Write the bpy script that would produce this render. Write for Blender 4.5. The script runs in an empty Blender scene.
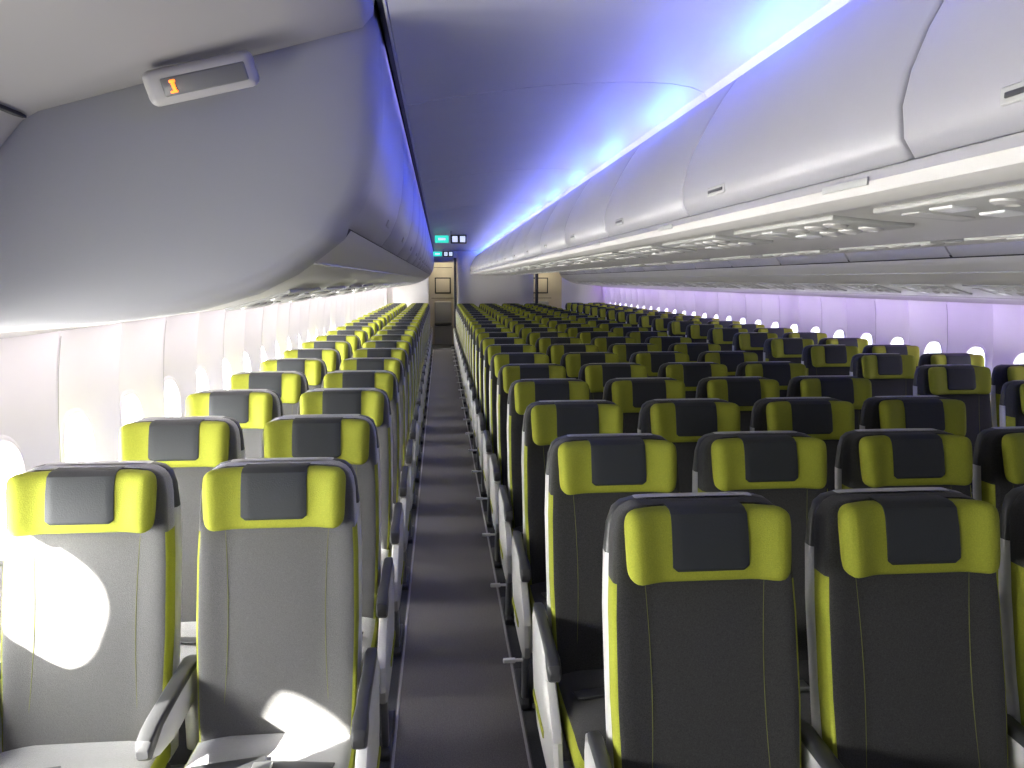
import bpy, bmesh, math, random
from mathutils import Vector, Matrix, Euler
random.seed(3)
scn = bpy.context.scene
COL = scn.collection

# ------------------------------------------------------------------ materials
def mat(name, base, rough=0.6, metal=0.0, nscale=0, namt=0.0, bump=0.0, bscale=200, emit=None, estr=0, spec=0.5, sheen=0):
    m = bpy.data.materials.new(name); m.use_nodes = True
    nt = m.node_tree; b = nt.nodes['Principled BSDF']
    b.inputs['Base Color'].default_value = (*base, 1)
    b.inputs['Roughness'].default_value = rough
    b.inputs['Metallic'].default_value = metal
    b.inputs['Specular IOR Level'].default_value = spec
    if sheen:
        b.inputs['Sheen Weight'].default_value = sheen
        b.inputs['Sheen Roughness'].default_value = .6
    tc = nt.nodes.new('ShaderNodeTexCoord')
    if nscale:
        n = nt.nodes.new('ShaderNodeTexNoise'); n.inputs['Scale'].default_value = nscale
        n.inputs['Detail'].default_value = 6
        r = nt.nodes.new('ShaderNodeValToRGB')
        r.color_ramp.elements[0].position = .3; r.color_ramp.elements[1].position = .7
        r.color_ramp.elements[0].color = (*[c*(1-namt) for c in base], 1)
        r.color_ramp.elements[1].color = (*[min(1, c*(1+namt)) for c in base], 1)
        nt.links.new(tc.outputs['Object'], n.inputs['Vector'])
        nt.links.new(n.outputs['Fac'], r.inputs['Fac'])
        nt.links.new(r.outputs['Color'], b.inputs['Base Color'])
    if bump:
        n2 = nt.nodes.new('ShaderNodeTexNoise'); n2.inputs['Scale'].default_value = bscale
        bp = nt.nodes.new('ShaderNodeBump'); bp.inputs['Strength'].default_value = bump
        bp.inputs['Distance'].default_value = .002
        nt.links.new(tc.outputs['Object'], n2.inputs['Vector'])
        nt.links.new(n2.outputs['Fac'], bp.inputs['Height'])
        nt.links.new(bp.outputs['Normal'], b.inputs['Normal'])
    if emit:
        b.inputs['Emission Color'].default_value = (*emit, 1)
        b.inputs['Emission Strength'].default_value = estr
    return m

M = {}
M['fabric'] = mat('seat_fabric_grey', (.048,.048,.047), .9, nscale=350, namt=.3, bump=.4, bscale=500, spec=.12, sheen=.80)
M['fabric_shaded'] = mat('seat_fabric_grey_shaded', (.036,.036,.035), .9, nscale=350, namt=.35, bump=.4, bscale=500, spec=.10, sheen=.10)  # same seat fabric, darkened to carry the shade on centre and right blocks
M['yellow'] = mat('lime_fabric', (.265,.285,.03), .8, nscale=300, namt=.12, bump=.4, bscale=400, spec=.2)
M['stitch'] = mat('stitch_thread', (.13,.14,.03), .8)
M['leather'] = mat('dark_leather', (.024,.027,.029), .6, bump=.3, bscale=250, spec=.3)
M['shell'] = mat('seat_shell_plastic', (.48,.48,.47), .4, nscale=8, namt=.04)
M['darkpl'] = mat('dark_plastic', (.03,.031,.033), .42)
M['metal'] = mat('metal_leg', (.35,.36,.37), .35, .9)
M['white'] = mat('white_plastic', (.75,.75,.74), .4)
M['bin'] = mat('bin_panel', (.30,.295,.315), .38, nscale=3, namt=.02, bump=.05, bscale=60)
M['ceil'] = mat('ceiling_panel', (.55,.55,.58), .35, nscale=3, namt=.02)
M['wall'] = mat('sidewall_panel', (.80,.79,.79), .55, nscale=4, namt=.02)
M['cap'] = mat('end_cap_panel', (.25,.25,.265), .5, bump=.05, bscale=80)
M['lining'] = mat('entry_lining', (.25,.24,.235), .5)
M['signbody'] = mat('sign_housing', (.30,.29,.28), .45)
M['frontwall'] = mat('front_bulkhead_panel', (.10,.10,.10), .6)
M['dark'] = mat('dark_gap', (.012,.012,.014), .8)
M['carpet'] = mat('aisle_carpet', (.145,.135,.128), .7, nscale=220, namt=.4, bump=.6, bscale=300)
M['carpet2'] = mat('seat_zone_carpet', (.05,.052,.056), .9, nscale=200, namt=.4, bump=.6, bscale=300)
M['track'] = mat('track_strip', (.45,.44,.43), .5)
M['cream'] = mat('lavatory_laminate', (.60,.54,.42), .5, nscale=5, namt=.04)
M['aft'] = mat('aft_bulkhead_panel', (.66,.64,.60), .5)
M['psu'] = mat('psu_panel', (.43,.42,.405), .42)
M['psu2'] = mat('psu_insert', (.36,.36,.345), .45)
M['curtain'] = mat('curtain_cloth', (.03,.03,.04), .9)
M['screen'] = mat('screen_glass', (.01,.01,.012), .15)
M['lens'] = mat('sign_lens', (.12,.12,.12), .3)
M['green'] = mat('exit_sign_green', (.0,.3,.2), .5, emit=(.05,.8,.6), estr=1.0)
M['signw'] = mat('sign_white', (.7,.7,.7), .5, emit=(.8,.9,1), estr=.8)
M['orange'] = mat('sign_orange', (.8,.2,.03), .5, emit=(1,.22,.02), estr=2.2)
M['lamp'] = mat('reading_lamp', (.6,.6,.6), .3)

def led_mat(name, c0, c1, s0, s1, pitch):
    m = bpy.data.materials.new(name); m.use_nodes = True
    nt = m.node_tree; nt.nodes.clear()
    out = nt.nodes.new('ShaderNodeOutputMaterial'); em = nt.nodes.new('ShaderNodeEmission')
    tc = nt.nodes.new('ShaderNodeTexCoord'); sx = nt.nodes.new('ShaderNodeSeparateXYZ')
    mu = nt.nodes.new('ShaderNodeMath'); mu.operation='MULTIPLY'; mu.inputs[1].default_value = 2*math.pi/pitch
    co = nt.nodes.new('ShaderNodeMath'); co.operation='COSINE'
    ad = nt.nodes.new('ShaderNodeMath'); ad.operation='MULTIPLY_ADD'; ad.inputs[1].default_value=.5; ad.inputs[2].default_value=.5
    pw = nt.nodes.new('ShaderNodeMath'); pw.operation='POWER'; pw.inputs[1].default_value=2.0
    cm = nt.nodes.new('ShaderNodeMix'); cm.data_type='RGBA'
    cm.inputs[6].default_value=(*c0,1); cm.inputs[7].default_value=(*c1,1)
    sm = nt.nodes.new('ShaderNodeMath'); sm.operation='MULTIPLY_ADD'; sm.inputs[1].default_value=s1-s0; sm.inputs[2].default_value=s0
    L = nt.links.new
    L(tc.outputs['Object'], sx.inputs[0]); L(sx.outputs['Y'], mu.inputs[0]); L(mu.outputs[0], co.inputs[0])
    L(co.outputs[0], ad.inputs[0]); L(ad.outputs[0], pw.inputs[0])
    L(pw.outputs[0], cm.inputs[0]); L(pw.outputs[0], sm.inputs[0])
    L(cm.outputs[2], em.inputs['Color']); L(sm.outputs[0], em.inputs['Strength']); L(em.outputs[0], out.inputs['Surface'])
    return m
M['led'] = led_mat('blue_led', (.015,.03,1), (.03,.12,1), 32, 50, 1.15)

# ------------------------------------------------------------------ mesh builder
class MB:
    def __init__(s): s.v=[]; s.f=[]; s.m=[]; s.mats=[]
    def mi(s, k):
        if k not in s.mats: s.mats.append(k)
        return s.mats.index(k)
    def face(s, idx, k): s.f.append(tuple(idx)); s.m.append(s.mi(k))
    def loft(s, rings, k, closed=True, cap=True, kf=None):
        n=len(rings[0]); base=len(s.v)
        for r in rings: s.v.extend([tuple(p) for p in r])
        for i in range(len(rings)-1):
            for j in range(n if closed else n-1):
                a=base+i*n+j; b=base+i*n+(j+1)%n
                kk = kf(i,j) if kf else k
                s.face((a,b,b+n,a+n), kk)
        if cap and closed:
            s.face([base+j for j in range(n)][::-1], k)
            s.face([base+(len(rings)-1)*n+j for j in range(n)], k)
    def rbox(s, c, size, r, k, rot=(0,0,0), seg=3):
        bm=bmesh.new(); bmesh.ops.create_cube(bm,size=1)
        for v in bm.verts: v.co=Vector((v.co.x*size[0],v.co.y*size[1],v.co.z*size[2]))
        if r>0:
            bmesh.ops.bevel(bm,geom=bm.edges[:],offset=min(r,min(size)*.49),segments=seg,profile=.5,affect='EDGES')
        R=Euler(rot).to_matrix(); b=len(s.v)
        bm.verts.index_update()
        for v in bm.verts: s.v.append(tuple(R@v.co+Vector(c)))
        for f in bm.faces: s.face([b+v.index for v in f.verts],k)
        bm.free()
    def tube(s, pts, r, k, n=8):
        pts=[Vector(p) for p in pts]; rings=[]
        for i,p in enumerate(pts):
            d=(pts[min(i+1,len(pts)-1)]-pts[max(i-1,0)]).normalized()
            u=d.cross(Vector((1,0,0)) if abs(d.x)<.9 else Vector((0,0,1))).normalized(); w=d.cross(u)
            rings.append([p+u*r*math.cos(2*math.pi*j/n)+w*r*math.sin(2*math.pi*j/n) for j in range(n)])
        s.loft(rings,k)
    def mesh(s, name, angle=35, dark=False):
        me=bpy.data.meshes.new(name); me.from_pydata(s.v,[],s.f)
        for k in s.mats: me.materials.append(M['fabric_shaded' if (dark and k=='fabric') else k])
        me.polygons.foreach_set('material_index',s.m)
        bm=bmesh.new(); bm.from_mesh(me); bmesh.ops.recalc_face_normals(bm,faces=bm.faces); bm.to_mesh(me); bm.free()
        me.polygons.foreach_set('use_smooth',[True]*len(me.polygons))
        me.set_sharp_from_angle(angle=math.radians(angle))
        me.update(); return me
    def obj(s, name, loc=(0,0,0), angle=35):
        o=bpy.data.objects.new(name,s.mesh(name,angle)); o.location=loc; COL.objects.link(o); return o
def inst(name, me, loc, sx=1):
    o=bpy.data.objects.new(name,me); o.location=loc
    if sx!=1: o.rotation_euler=(0,0,math.pi)
    COL.objects.link(o); return o
def interp(t, pts):
    if t<=pts[0][0]: return pts[0][1]
    for (a,x),(b,y) in zip(pts,pts[1:]):
        if t<=b:
            u=(t-a)/(b-a); return x+(y-x)*u
    return pts[-1][1]
def smooth(a,b,x):
    t=max(0,min(1,(x-a)/(b-a))); return t*t*(3-2*t)

# ------------------------------------------------------------------ passenger seat
TOP=1.165; ZO=-.045
def yc(z): return -(TOP-z)*.21
def spow(v,e): return math.copysign(abs(v)**e,v)
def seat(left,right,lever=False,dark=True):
    b=MB(); N=56
    def ringpad(z, w, t, yo, e, bol=0):
        r=[]
        for j in range(N):
            a=2*math.pi*j/N
            x=w*spow(math.cos(a),e); y=t*spow(math.sin(a),e)
            if y<0: y-= bol*smooth(.55,1,abs(x)/max(w,1e-3))
            r.append((x,yc(z)+yo+y,z))
        return r
    q=TOP-1.185
    zs=[.35,.37,.5,.6,.7,.8,.9,1.0+q,1.06+q,1.10+q,1.13+q,1.15+q,1.163+q,1.173+q,1.178+q]
    wf=[(.35,.20),(.37,.212),(.5,.219),(.7,.226),(.9,.225),(1.06+q,.219),(1.10+q,.217),(1.13+q,.212),(1.15+q,.204),(1.163+q,.192),(1.173+q,.174),(1.178+q,.15)]
    def kf(i,j):
        a=2*math.pi*(j+.5)/N
        x=spow(math.cos(a),.35)
        return 'yellow' if abs(x)>.955 and zs[i]<.95 else 'fabric'
    b.loft([ringpad(z,interp(z,wf), .038 if z<1.12 else .030,.038,.35,.014) for z in zs],'fabric',kf=kf)
    zs2=[.32,.35,.5,.7,.9,1.05+q,1.12+q,1.155+q,1.170+q,1.178+q]
    ws2=[(.32,.21),(.35,.229),(.9,.232),(1.05+q,.226),(1.12+q,.218),(1.155+q,.204),(1.170+q,.184),(1.178+q,.15)]
    def kf2(i,j): return 'shell' if zs2[i]<1.0 else 'darkpl'
    b.loft([ringpad(z,interp(z,ws2),.030 if z<1.1 else .024,.082 if z<1.1 else .076,.4) for z in zs2],'shell',kf=kf2)
    th=math.atan(.21)
    b.rbox((0,yc(.78)+.118,.78),(.40,.018,.26),.008,'shell',rot=(-th,0,0))
    b.rbox((0,yc(1.0)+.115,1.0),(.27,.02,.16),.008,'darkpl',rot=(-th,0,0))
    b.rbox((0,yc(1.0)+.127,1.0),(.235,.006,.13),.002,'screen',rot=(-th,0,0))
    b.rbox((0,yc(.54)+.118,.54),(.36,.02,.16),.01,'darkpl',rot=(-th,0,0))
    for sx in (-1,1):
        pts=[(sx*(.150-.014*math.sin((z-.42)*5)),yc(z)-.0006,z) for z in [.40+.05*i for i in range(13)]]
        b.tube(pts,.0011,'stitch',5)
    # headrest cushion
    rings=[]; NX=29; NZ=28; W=.200
    for i in range(NX):
        s=-1+2*i/(NX-1); s=math.sin(s*math.pi/2); x=W*s; u=abs(s)
        rc=max(0,(u-.84)/.16)
        hh=.083*(1-.36*(1-math.sqrt(max(0,1-rc*rc))))
        t=.034*math.sqrt(max(.05,1-max(0,(u-.78)/.22)**2.2))+.002
        fwd=-.022*smooth(.52,.95,u)
        r=[]
        for j in range(NZ):
            a=2*math.pi*j/NZ
            dz=hh*spow(math.sin(a),.45); dy=t*spow(math.cos(a),.6)
            z=TOP-.091+dz
            taper=1-.035*(.5-.5*dz/.083)
            r.append((x*taper,yc(z)-.018+fwd-dy,z))
        rings.append(r)
    b.loft(rings,'yellow')
    rings=[]
    for i in range(15):
        s=-1+2*i/14; x=.091*s; u=abs(s)
        ins=.006 if u>.98 else 0
        r=[]
        for (dy,dz) in [(.020,-.006),(-.02,-.003-ins*.3),(-.040,-.006-ins*.3),(-.054,-.016),(-.0605,-.06),(-.0605,-.11),(-.059,-.138+ins),(-.053,-.145+ins),(-.04,-.141),(-.03,-.10),(.0,-.03)]:
            z=TOP+dz; dd = dy+(.003 if u>.98 else 0)
            r.append((x,yc(z)+dd,z))
        rings.append(r)
    b.loft(rings,'leather')
    # seat cushion
    rings=[]
    for (y,h,dz,w) in [(-.10,.04,0,.215),(-.12,.05,0,.222),(-.25,.055,-.005,.226),(-.40,.055,.0,.226),(-.52,.055,.008,.226),(-.575,.05,.004,.224),(-.60,.038,-.004,.216),(-.61,.02,-.012,.20)]:
        r=[]
        for j in range(28):
            a=2*math.pi*j/28
            r.append((w*spow(math.cos(a),.4), y, .415+ZO+dz+h*spow(math.sin(a),.45)))
        rings.append(r)
    def kf3(i,j):
        a=2*math.pi*(j+.5)/28
        return 'yellow' if abs(spow(math.cos(a),.4))>.95 else 'fabric'
    b.loft(rings,'fabric',kf=kf3)
    b.rbox((0,-.33,.345+ZO),(.43,.46,.04),.012,'darkpl')
    b.tube([(-.24,-.20,.31+ZO),(.24,-.20,.31+ZO)],.022,'metal'); b.tube([(-.24,-.45,.31+ZO),(.24,-.45,.31+ZO)],.022,'metal')
    for x in (-.12,.12):
        b.tube([(x,-.45,.31+ZO),(x,-.40,.16),(x,-.38,.03)],.014,'metal'); b.tube([(x,-.20,.31+ZO),(x,-.10,.03)],.014,'metal')
        b.rbox((x,-.24,.015),(.035,.36,.03),.008,'darkpl')
    b.tube([(-.24,-.50,.05),(.24,-.50,.05)],.010,'metal')
    b.rbox((-.09,-.32,.475+ZO),(.19,.045,.006),.002,'darkpl',rot=(0,.04,.25)); b.rbox((.09,-.34,.476+ZO),(.19,.045,.006),.002,'darkpl',rot=(0,-.04,-.2))
    b.rbox((.0,-.35,.482+ZO),(.05,.05,.014),.004,'metal')
    def arm(x, aisle):
        w=.036 if aisle else .042; wb=.048 if aisle else .042
        prof=lambda y,zt,zb,ww:[(x+ww/2*spow(math.cos(2*math.pi*j/16),.5),y,ZO+(zt+zb)/2+(zt-zb)/2*spow(math.sin(2*math.pi*j/16),.5)) for j in range(16)]
        b.loft([prof(y,zt,zb,ww) for (y,zt,zb,ww) in [(-.02,.645,.625,.030),(-.05,.652,.622,w),(-.2,.645,.618,w),(-.34,.638,.606,w),(-.385,.632,.588,.044),(-.425,.62,.568,.042),(-.437,.60,.578,.028)]],'darkpl')
        b.loft([prof(y,zt,zb,ww) for (y,zt,zb,ww) in [(-.02,.635,.56,.03),(-.06,.638,.53,wb),(-.25,.630,.52,wb),(-.36,.61,.54,wb*.95),(-.41,.585,.562,.034)]],'shell')
        if aisle:
            sh=lambda z,y0,y1,t:[(x+t/2*spow(math.cos(2*math.pi*j/20),.4),(y0+y1)/2+(y1-y0)/2*spow(math.sin(2*math.pi*j/20),.4),z+ZO) for j in range(20)]
            b.loft([sh(z,y0,y1,t) for (z,y0,y1,t) in [(.26,-.44,-.14,.02),(.28,-.48,-.10,.036),(.34,-.52,-.04,.042),(.42,-.50,.0,.042),(.50,-.40,.02,.040),(.57,-.28,.03,.036),(.61,-.2,.03,.03)]],'shell')
            b.rbox((x+(.022 if x>0 else -.022),-.22,.36+ZO),(.006,.26,.022),.002,'yellow')
            b.rbox((x,-.30,.015),(.04,.30,.03),.008,'darkpl')
            b.rbox((x,-.40,.14),(.025,.045,.24),.008,'metal',rot=(.15,0,0))
        else:
            b.rbox((x,-.06,.50+ZO),(.03,.05,.24),.012,'shell')
    if left: arm(-.26,left=='aisle')
    if right: arm(.26,right=='aisle')
    if lever:
        b.tube([(-.25,-.42,.20),(-.34,-.42,.20)],.007,'white')
        b.rbox((-.325,-.42,.20),(.05,.018,.018),.005,'white')
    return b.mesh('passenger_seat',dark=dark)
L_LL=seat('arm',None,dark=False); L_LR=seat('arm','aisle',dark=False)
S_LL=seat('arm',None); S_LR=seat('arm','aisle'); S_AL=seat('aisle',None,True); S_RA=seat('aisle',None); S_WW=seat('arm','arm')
PITCH=.79; NR=22
for r in range(NR):
    yo=1.82+r*PITCH; yl=2.32+r*PITCH
    dx=.04 if r==0 else 0
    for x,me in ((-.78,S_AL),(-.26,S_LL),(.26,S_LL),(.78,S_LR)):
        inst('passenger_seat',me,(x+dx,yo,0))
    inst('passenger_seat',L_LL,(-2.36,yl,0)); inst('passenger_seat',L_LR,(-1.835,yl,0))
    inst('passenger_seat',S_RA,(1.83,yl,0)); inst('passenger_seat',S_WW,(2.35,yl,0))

# ------------------------------------------------------------------ floor
Y0,Y1=-1.6,19.7; YE=21.6
b=MB(); b.rbox((0,(Y0+YE)/2,-.05),(5.5,YE-Y0,.1),0,'carpet2'); b.obj('floor')
for i,x in enumerate((-1.305,1.305)):
    b=MB(); b.rbox((x,9.05,.002),(.50,21.1,.004),0,'carpet')
    for dx in (-.240,.240):
        b.rbox((x+dx,9.05,.004),(.010,21.1,.008),.002,'track')
    b.obj('aisle_runner')

# ------------------------------------------------------------------ side walls with windows
WP=.533; WY0=-.069-2*WP; NWIN=39
def wx(z): return interp(z,[(0,2.665),(.3,2.67),(.6,2.69),(.8,2.705),(1.0,2.715),(1.2,2.712),(1.4,2.698),(1.55,2.675),(1.65,2.665)])
def wpos(sx,yl,z,yc_,extra=0):
    g=smooth(.45,.9,z)*(1-smooth(1.38,1.66,z)*.6)
    c=max(0,math.cos(math.pi*yl/WP))
    d=.070*g*c**.9
    return (sx*(wx(z)+d-.025+extra),yc_+yl,z)
def hole(a):
    n=2/2.7; return (.122*spow(math.cos(a),n), .180*spow(math.sin(a),n))
def build_wall(sx,name):
    b=MB()
    ys=[-WP/2+WP*i/14 for i in range(15)]
    for w in range(NWIN):
        yc_=WY0+w*WP
        per=[]
        nz=10
        zz=[.7+.6*i/nz for i in range(nz+1)]
        per+= [(y,.7) for y in ys[:-1]]+[(ys[-1],z) for z in zz[:-1]]+[(y,1.3) for y in ys[::-1][:-1]]+[(ys[0],z) for z in zz[::-1][:-1]]
        rings=[]
        hp=[hole(math.atan2((z-1.0)/.180*.122,y)) for y,z in per]
        for k,ex in ((0,.030),(0,.018),(0,.004)):
            sc=.96 if ex>.02 else (.985 if ex>.01 else 1)
            rings.append([wpos(sx,h[0]*sc,1.0+h[1]*sc,yc_,ex) for h in hp])
        for k in range(0,7):
            t=k/6
            rings.append([wpos(sx,h[0]*1.04*(1-t)+p[0]*t,(1.0+h[1]*1.04)*(1-t)+p[1]*t,yc_) for h,p in zip(hp,per)])
        b.loft(rings,'wall',cap=False)
        zl=[0,.1,.2,.3,.4,.5,.6,.7]; zu=[1.3,1.36,1.42,1.48,1.54,1.6,1.65]
        for zs in (zl,zu):
            b.loft([[wpos(sx,y,z,yc_) for y in ys] for z in zs],'wall',closed=False,cap=False)
    ylen=NWIN*WP; ym=WY0-WP/2+ylen/2
    b.rbox((sx*2.655,ym,.42),(.02,ylen,.03),.006,'shell')
    b.rbox((sx*2.70,(Y0+WY0-WP/2)/2,.85),(.10,WY0-WP/2-Y0,1.7),.0,'wall')
    ye0=WY0-WP/2+ylen
    b.rbox((sx*2.70,(ye0+YE)/2,.85),(.10,YE-ye0,1.7),.0,'wall')
    b.obj(name,angle=60)
    b=MB()
    for w in range(0,NWIN,2):
        y=WY0+w*WP-WP/2
        b.loft([[ (sx*(wx(z)-.0275),y-.003,z),(sx*(wx(z)-.0275),y+.003,z)] for z in [.42+.06*i for i in range(19)]],'psu2',closed=False,cap=False)
    b.obj('trim_wall_seams_'+('left' if sx<0 else 'right'))
build_wall(-1,'wall_left'); build_wall(1,'wall_right')
def bezel(sx):
    b=MB(); n=48; rings=[]
    cr=[(1.0,.012),(.99,-.002),(1.04,-.008),(1.10,-.006),(1.14,.0)]
    for i in range(n):
        a=2*math.pi*i/n; h=hole(a); r=[]
        for s,e in cr:
            p=wpos(sx,h[0]*s,1.0+h[1]*s,0,e); r.append((p[0],p[1],p[2]-0))
        rings.append(r)
    rings.append(rings[0]); b.loft(rings,'wall',closed=False,cap=False)
    return b.mesh('window_bezel',60)
BZ={-1:bezel(-1),1:bezel(1)}
k=1
for sx in (-1,1):
    for w in range(NWIN):
        y=WY0+w*WP
        inst('window_%d'%k,BZ[sx],(0,y,0)); k+=1
        if y<-.3 or y>19.5: continue
        L=bpy.data.lights.new('window_daylight','AREA'); L.shape='RECTANGLE'; L.size=.37; L.size_y=.26
        L.energy=26 if sx<0 else 2.8; L.color=(1,.98,.94) if sx<0 else (.92,.88,1)
        o=bpy.data.objects.new('window_daylight',L); o.location=(sx*2.800,y,1.0)
        o.rotation_euler=(0,math.radians(-90 if sx<0 else 90),0); COL.objects.link(o)

# ------------------------------------------------------------------ hull above
b=MB()
prof=[(-2.9,1.6),(-2.68,1.66),(-2.80,1.68),(-2.75,2.1),(-2.4,2.5),(-1.6,2.75),(0,2.85),(1.6,2.75),(2.4,2.5),(2.75,2.1),(2.80,1.68),(2.68,1.66),(2.9,1.6)]
b.loft([[(x,y,z) for x,z in prof] for y in (Y0-.05,YE)],'lining',closed=False,cap=False); b.obj('fuselage_shell')

# ------------------------------------------------------------------ ceiling
cprof=[(-1.475,2.345),(-1.472,2.312),(-1.40,2.328),(-1.3,2.345),(-1.15,2.368),(-1.0,2.388),(-.85,2.402),(-.7,2.410),(-.60,2.412),(-.50,2.408),(-.43,2.398),(-.38,2.380),(-.36,2.34),(-.36,2.304)]
b=MB(); y=-1.6; CM=2.3
while y<YE:
    y2=min(y+CM,YE)
    for sx in (-1,1):
        b.loft([[(-sx*x if sx>0 else x,yy,z+dz) for x,z in cprof] for yy,dz in ((y+.002,.008),(y+.006,0),(y2-.006,0),(y2-.002,.008))],'ceil',closed=False,cap=False)
    y=y2
b.loft([[(-1.55,yy,2.43),(0,yy,2.45),(1.55,yy,2.43)] for yy in (Y0,YE)],'dark',closed=False,cap=False)
b.obj('ceiling')
for sx in (-1,1):
    b=MB(); b.rbox((sx*1.49,(Y0+Y1)/2,2.338),(.02,Y1-Y0,.012),.003,'darkpl'); b.rbox((sx*1.478,(Y0+Y1)/2,2.318),(.007,Y1-Y0,.02),.002,'shell')
    b.obj('trim_ceiling_rail')
for sx in (-1,1):
    b=MB(); n=60
    b.loft([[(sx*.420,Y0+.02+(Y1-Y0-.04)*i/n,2.304),(sx*.392,Y0+.02+(Y1-Y0-.04)*i/n,2.328)] for i in range(n+1)],'led',closed=False,cap=False)
    b.obj('cove_light_strip')

# ------------------------------------------------------------------ centre overhead bins
BL=1.15
face=[(-.405,2.293),(-.43,2.300),(-.455,2.298),(-.48,2.278),(-.52,2.222),(-.56,2.155),(-.60,2.08),(-.625,2.015),(-.636,1.96),(-.630,1.91),(-.61,1.88),(-.58,1.872)]
def centre_bin():
    b=MB()
    for sx in (1,-1):
        pr=[(x*sx,z) for x,z in face]+[(-.02*sx,1.872),(-.02*sx,2.293)]
        cx,cz=-.33*sx,2.1
        def ring(y,s): return [(cx+(x-cx)*s,y,cz+(z-cz)*s) for x,z in pr]
        b.loft([ring(.005,.975),ring(.008,.99),ring(.017,1),ring(BL-.017,1),ring(BL-.008,.99),ring(BL-.005,.975)],'bin')
        b.rbox((-.632*sx,BL-.30,1.925),(.006,.13,.024),.003,'psu2')
        b.rbox((-.635*sx,BL-.30,1.925),(.004,.11,.008),.002,'darkpl')
    return b.mesh('center_overhead_bin',40)
CB=centre_bin(); ncb=18
for i in range(ncb): inst('center_overhead_bin',CB,(0,-1.05+BL*i,0))
b=MB(); b.rbox((0,9.3,2.08),(.78,20.6,.36),0,'dark'); b.obj('bin_support_core')
def psu_profile_ctr():
    h=[(-.595,1.885),(-.628,1.874),(-.640,1.855),(-.634,1.836),(-.61,1.822),(-.58,1.822),(-.560,1.832),(-.50,1.840),(-.35,1.825),(-.2,1.815),(-.0,1.812)]
    return h+[(-x,z) for x,z in h[::-1][1:]]
b=MB(); P=psu_profile_ctr()
b.loft([[(x,yy,z) for x,z in P] for yy in (Y0+.02,Y1-.01)],'psu',closed=False,cap=False)
b.rbox((0,(Y0+Y1)/2,1.858),(1.1,Y1-Y0-.05,.02),0,'psu')
for sx in (-1,1):
    for i in range(18):
        b.rbox((sx*.6405,-.9+BL*i,1.856),(.004,.16,.014),.001,'psu2')
b.obj('center_service_channel')
def psu_unit():
    b=MB()
    b.rbox((0,0,0),(.20,.62,.012),.004,'psu2')
    for yy in (-.22,-.12,-.02):
        for xx in (-.045,.045):
            n=14
            b.loft([[(xx+r*math.cos(2*math.pi*j/n),yy+r*math.sin(2*math.pi*j/n),z) for j in range(n)] for r,z in ((.030,-.004),(.028,-.010),(.018,-.014),(.012,-.010))],'psu')
    for xx in (-.05,.05):
        b.rbox((xx,.12,-.006),(.05,.07,.010),.004,'lamp')
    b.rbox((0,.24,-.006),(.12,.06,.006),.002,'psu')
    return b.mesh('service_unit')
PU=psu_unit()
for r in range(NR+1):
    for x,z,ry in ((-.37,1.824,.08),(.37,1.824,-.08)):
        o=inst('overhead_service_panel',PU,(x,1.3+r*PITCH,z)); o.rotation_euler=(0,ry,0)

# ------------------------------------------------------------------ outboard bins
OL=1.172
of=[(-1.56,2.36),(-1.505,2.335),(-1.500,2.27),(-1.498,2.18),(-1.500,2.09),(-1.510,2.00),(-1.528,1.93),(-1.555,1.87),(-1.59,1.825),(-1.63,1.805)]
def out_bin():
    b=MB(); pr=of+[(-2.3,1.80),(-2.5,2.2)]; cx,cz=-1.9,2.08
    def ring(y,s): return [(cx+(x-cx)*s,y,cz+(z-cz)*s) for x,z in pr]
    b.loft([ring(.005,.98),ring(.008,.992),ring(.016,1),ring(OL-.016,1),ring(OL-.008,.992),ring(OL-.005,.98)],'bin')
    b.rbox((-1.544,OL-.3,1.892),(.008,.13,.024),.003,'psu2',rot=(0,.40,0))
    return b.mesh('overhead_bin',40)
OB=out_bin()
for i in range(15):
    inst('overhead_bin',OB,(0,2.1+OL*i,0))
    inst('overhead_bin',OB,(0,2.1+OL*(i+1),0),-1)
pp=[(-1.585,1.815),(-1.60,1.795),(-1.625,1.775),(-1.66,1.748),(-1.72,1.705),(-1.82,1.655),(-1.97,1.612),(-2.2,1.580),(-2.47,1.560),(-2.60,1.545),(-2.638,1.52)]
for sx in (-1,1):
    b=MB()
    b.loft([[(-sx*x if sx>0 else x,yy,z) for x,z in pp] for yy in (2.1,Y1-.01)],'psu',closed=False,cap=False)
    b.loft([[(-sx*x if sx>0 else x,yy,z+.02) for x,z in pp] for yy in (2.1,Y1-.01)],'dark',closed=False,cap=False)
    for (x,z) in ((-1.68,1.733),(-2.30,1.573)):
        b.rbox((-sx*x if sx>0 else x,(2.1+Y1)/2,z),(.008,Y1-2.12,.006),.002,'psu2')
    b.obj('outboard_service_channel')
for r in range(NR-1):
    for sx in (-1,1):
        o=inst('overhead_service_panel',PU,(sx*1.90,2.75+r*PITCH,1.631))
        o.rotation_euler=(0,(-.285 if sx<0 else .285),0)

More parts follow.
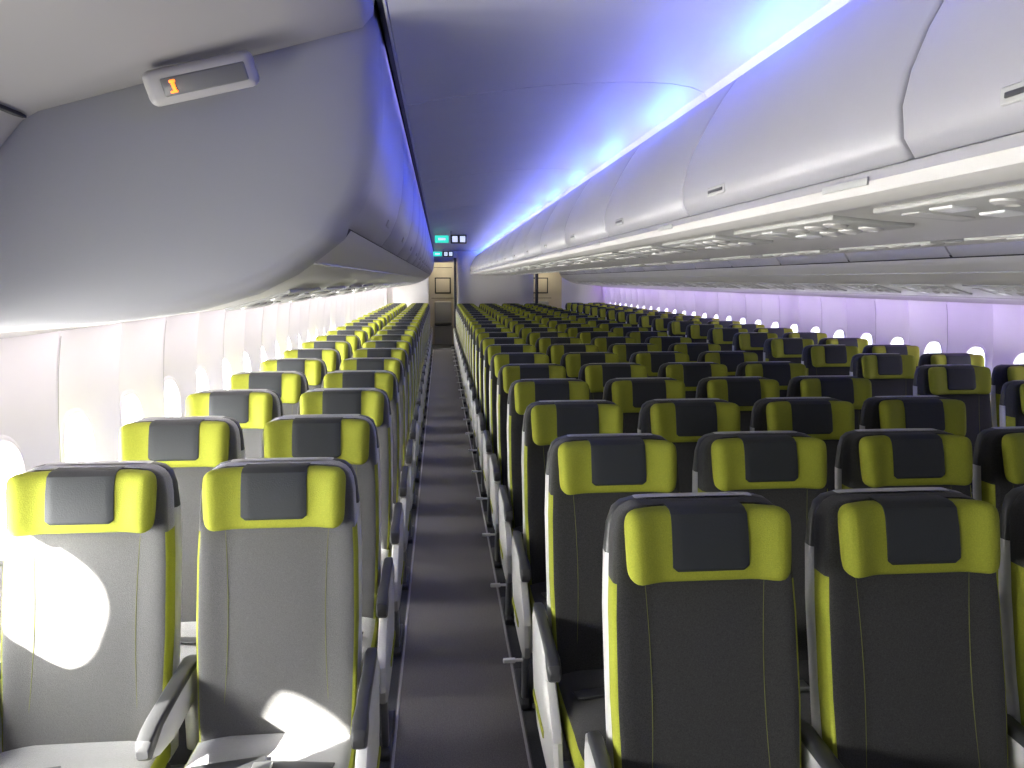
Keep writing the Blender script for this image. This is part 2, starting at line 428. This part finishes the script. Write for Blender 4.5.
# ------------------------------------------------------------------ bin end caps & entry-zone lining
def capobj(sx):
    b=MB()
    pr=[(-1.53,2.36)]+of[1:9]+pp[1:]+[(-2.70,1.54),(-2.72,1.9),(-2.5,2.25),(-2.0,2.42)]
    cx,cz=-2.12,1.95
    def ring(y,s,dd): 
        out=[]
        for x,z in pr:
            d=Vector((cx-x,cz-z)); d.normalize()
            out.append((-sx*(x+d.x*dd) if sx>0 else x+d.x*dd,y,z+d.y*dd))
        return out
    b.loft([ring(2.11,1,0),ring(2.05,1,0),ring(2.02,1,.003),ring(1.995,1,.010),ring(1.975,1,.024),ring(1.965,1,.045),ring(1.955,1,.10),ring(1.948,1,.18)],'cap')
    return b.obj('bin_end_panel',angle=60)
capobj(-1); capobj(1)
lp=[(-1.50,2.33),(-1.505,2.290),(-1.53,2.262),(-1.70,2.215),(-2.0,2.135),(-2.25,2.065),(-2.285,2.045),(-2.35,1.97),(-2.44,1.88),(-2.56,1.75),(-2.68,1.60)]
for sx in (-1,1):
    b=MB()
    F=lambda off:[(-sx*x if sx>0 else x,z-off) for x,z in lp]
    b.loft([[(x,yy,z) for x,z in F(o_)] for yy,o_ in ((Y0,.0),(1.89,0.0),(1.925,.004),(1.937,.0),(1.937,-.10))],'lining',closed=False,cap=False)
    b.obj('entry_ceiling_lining',angle=50)
    b=MB(); b.rbox((sx*2.275,(Y0+1.92)/2,2.050),(.014,1.92-Y0,.008),0,'dark'); b.obj('trim_lining_seam')
b=MB()
b.rbox((0,0,0),(.235,.05,.074),.018,'signbody',seg=4)
b.rbox((0.01,-.024,-.002),(.18,.008,.038),.004,'lens')
b.rbox((-.055,-.030,-.004),(.008,.004,.020),.002,'orange'); b.rbox((-.055,-.030,.008),(.013,.004,.006),.002,'orange'); b.rbox((-.057,-.030,-.013),(.016,.004,.005),.002,'orange')
o=b.obj('seatbelt_sign',loc=(-1.865,1.84,2.120)); o.rotation_euler=(math.radians(18),math.radians(-13),0)

b=MB(); b.rbox((0,Y0-.05,1.3),(5.6,.08,2.9),0,'frontwall'); b.obj('wall_front')
# ------------------------------------------------------------------ aft bulkheads
b=MB()
b.rbox((0,Y1+.04,1.2),(1.86,.06,2.4),.01,'aft'); b.obj('wall_aft_center')
for sx,n in ((-1,'left'),(1,'right')):
    b=MB(); b.rbox((sx*2.22,Y1+.04,1.25),(1.16,.06,2.5),.01,'aft'); b.obj('wall_aft_'+n)
    b=MB(); b.rbox((sx*1.29,Y1+.04,2.27),(.70,.05,.30),.01,'cream'); b.obj('trim_aisle_header')
    b=MB(); b.rbox((sx*1.29,YE-.3,1.15),(1.3,.06,2.3),0,'cream')
    b.rbox((sx*1.29,YE-.335,1.55),(.42,.012,.42),.01,'darkpl'); b.rbox((sx*1.29,YE-.345,1.55),(.36,.012,.36),.01,'cream')
    b.rbox((sx*1.29,YE-.335,2.02),(.5,.01,.012),0,'darkpl'); b.rbox((sx*1.29,YE-.335,1.22),(.6,.01,.012),0,'darkpl')
    b.obj('wall_lavatory')
    b=MB()
    b.rbox((sx*1.29,YE-.40,.86),(.44,.08,.55),.03,'psu2'); b.rbox((sx*1.29,YE-.44,.55),(.44,.14,.10),.03,'darkpl')
    b.rbox((sx*1.29,YE-.37,.30),(.46,.05,.6),.01,'psu2')
    b.obj('attendant_jump_seat')
    b=MB(); 
    for i in range(7):
        b.tube([(sx*.985+(i%2)*.02*sx,Y1-.04-i*.03,.06),(sx*.985+(i%2)*.02*sx,Y1-.04-i*.03,2.22)],.02,'curtain')
    b.obj('galley_curtain')
b=MB(); b.rbox((0,YE,1.3),(5.6,.08,2.9),0,'cream'); b.obj('wall_back')
for (x,y,z) in ((-1.20,11.2,2.25),(-1.28,17.5,2.25),(1.20,11.2,2.25)):
    b=MB(); b.rbox((-.13,0,0),(.19,.04,.10),.008,'green'); b.rbox((.10,0,0),(.22,.04,.12),.008,'darkpl')
    b.rbox((.05,-.022,0),(.07,.006,.08),.002,'signw'); b.rbox((.155,-.022,0),(.07,.006,.08),.002,'signw')
    b.rbox((-.13,-.022,0),(.10,.006,.03),.002,'signw')
    b.rbox((-.0,0,.09),(.03,.03,.10),.004,'psu'); b.obj('exit_sign',loc=(x,y,z))

# ------------------------------------------------------------------ lights
def area(name,loc,rot,sx_,sy_,e,c):
    L=bpy.data.lights.new(name,'AREA'); L.shape='RECTANGLE'; L.size=sx_; L.size_y=sy_; L.energy=e; L.color=c
    o=bpy.data.objects.new(name,L); o.location=loc; o.rotation_euler=rot; COL.objects.link(o); return o
area('sidewall_wash_light',(-2.44,10.9,1.545),(0,math.radians(35),0),.03,17.5,36,(1,.88,.95))
area('sidewall_wash_light',(2.44,10.9,1.545),(0,math.radians(-35),0),.03,17.5,28,(.46,.24,1.0))
for sx in (-1,1):
    area('bin_accent_light',(sx*1.487,10.8,2.326),(0,0,0),.01,17.0,4,(.3,.3,1.0))
area('galley_added_fill',(-1.29,20.8,2.3),(0,0,0),.5,.5,8,(1,.9,.7))  # both galley lamps are added fill, brightening the space behind the aft openings
area('galley_added_fill',(1.29,20.8,2.3),(0,0,0),.5,.5,8,(1,.9,.7))
S=bpy.data.lights.new('sun','SUN'); S.energy=70; S.angle=math.radians(.8); S.color=(1,.96,.88)
o=bpy.data.objects.new('sun',S); o.rotation_euler=Vector((1,.60,-.64)).to_track_quat('-Z','Y').to_euler(); COL.objects.link(o)
w=bpy.data.worlds.new('world'); scn.world=w; w.use_nodes=True
w.node_tree.nodes['Background'].inputs[0].default_value=(.85,.92,1,1); w.node_tree.nodes['Background'].inputs[1].default_value=4

scn.view_settings.view_transform='Standard'
scn.view_settings.look='None'
# ------------------------------------------------------------------ camera
cam=bpy.data.cameras.new('camera'); cam.lens=28.1; cam.sensor_width=36; cam.clip_start=.02
co=bpy.data.objects.new('camera',cam); co.location=(-1.36,0,1.69)
co.rotation_euler=(math.radians(90-7.4),0,math.radians(-5.1)); COL.objects.link(co); scn.camera=co
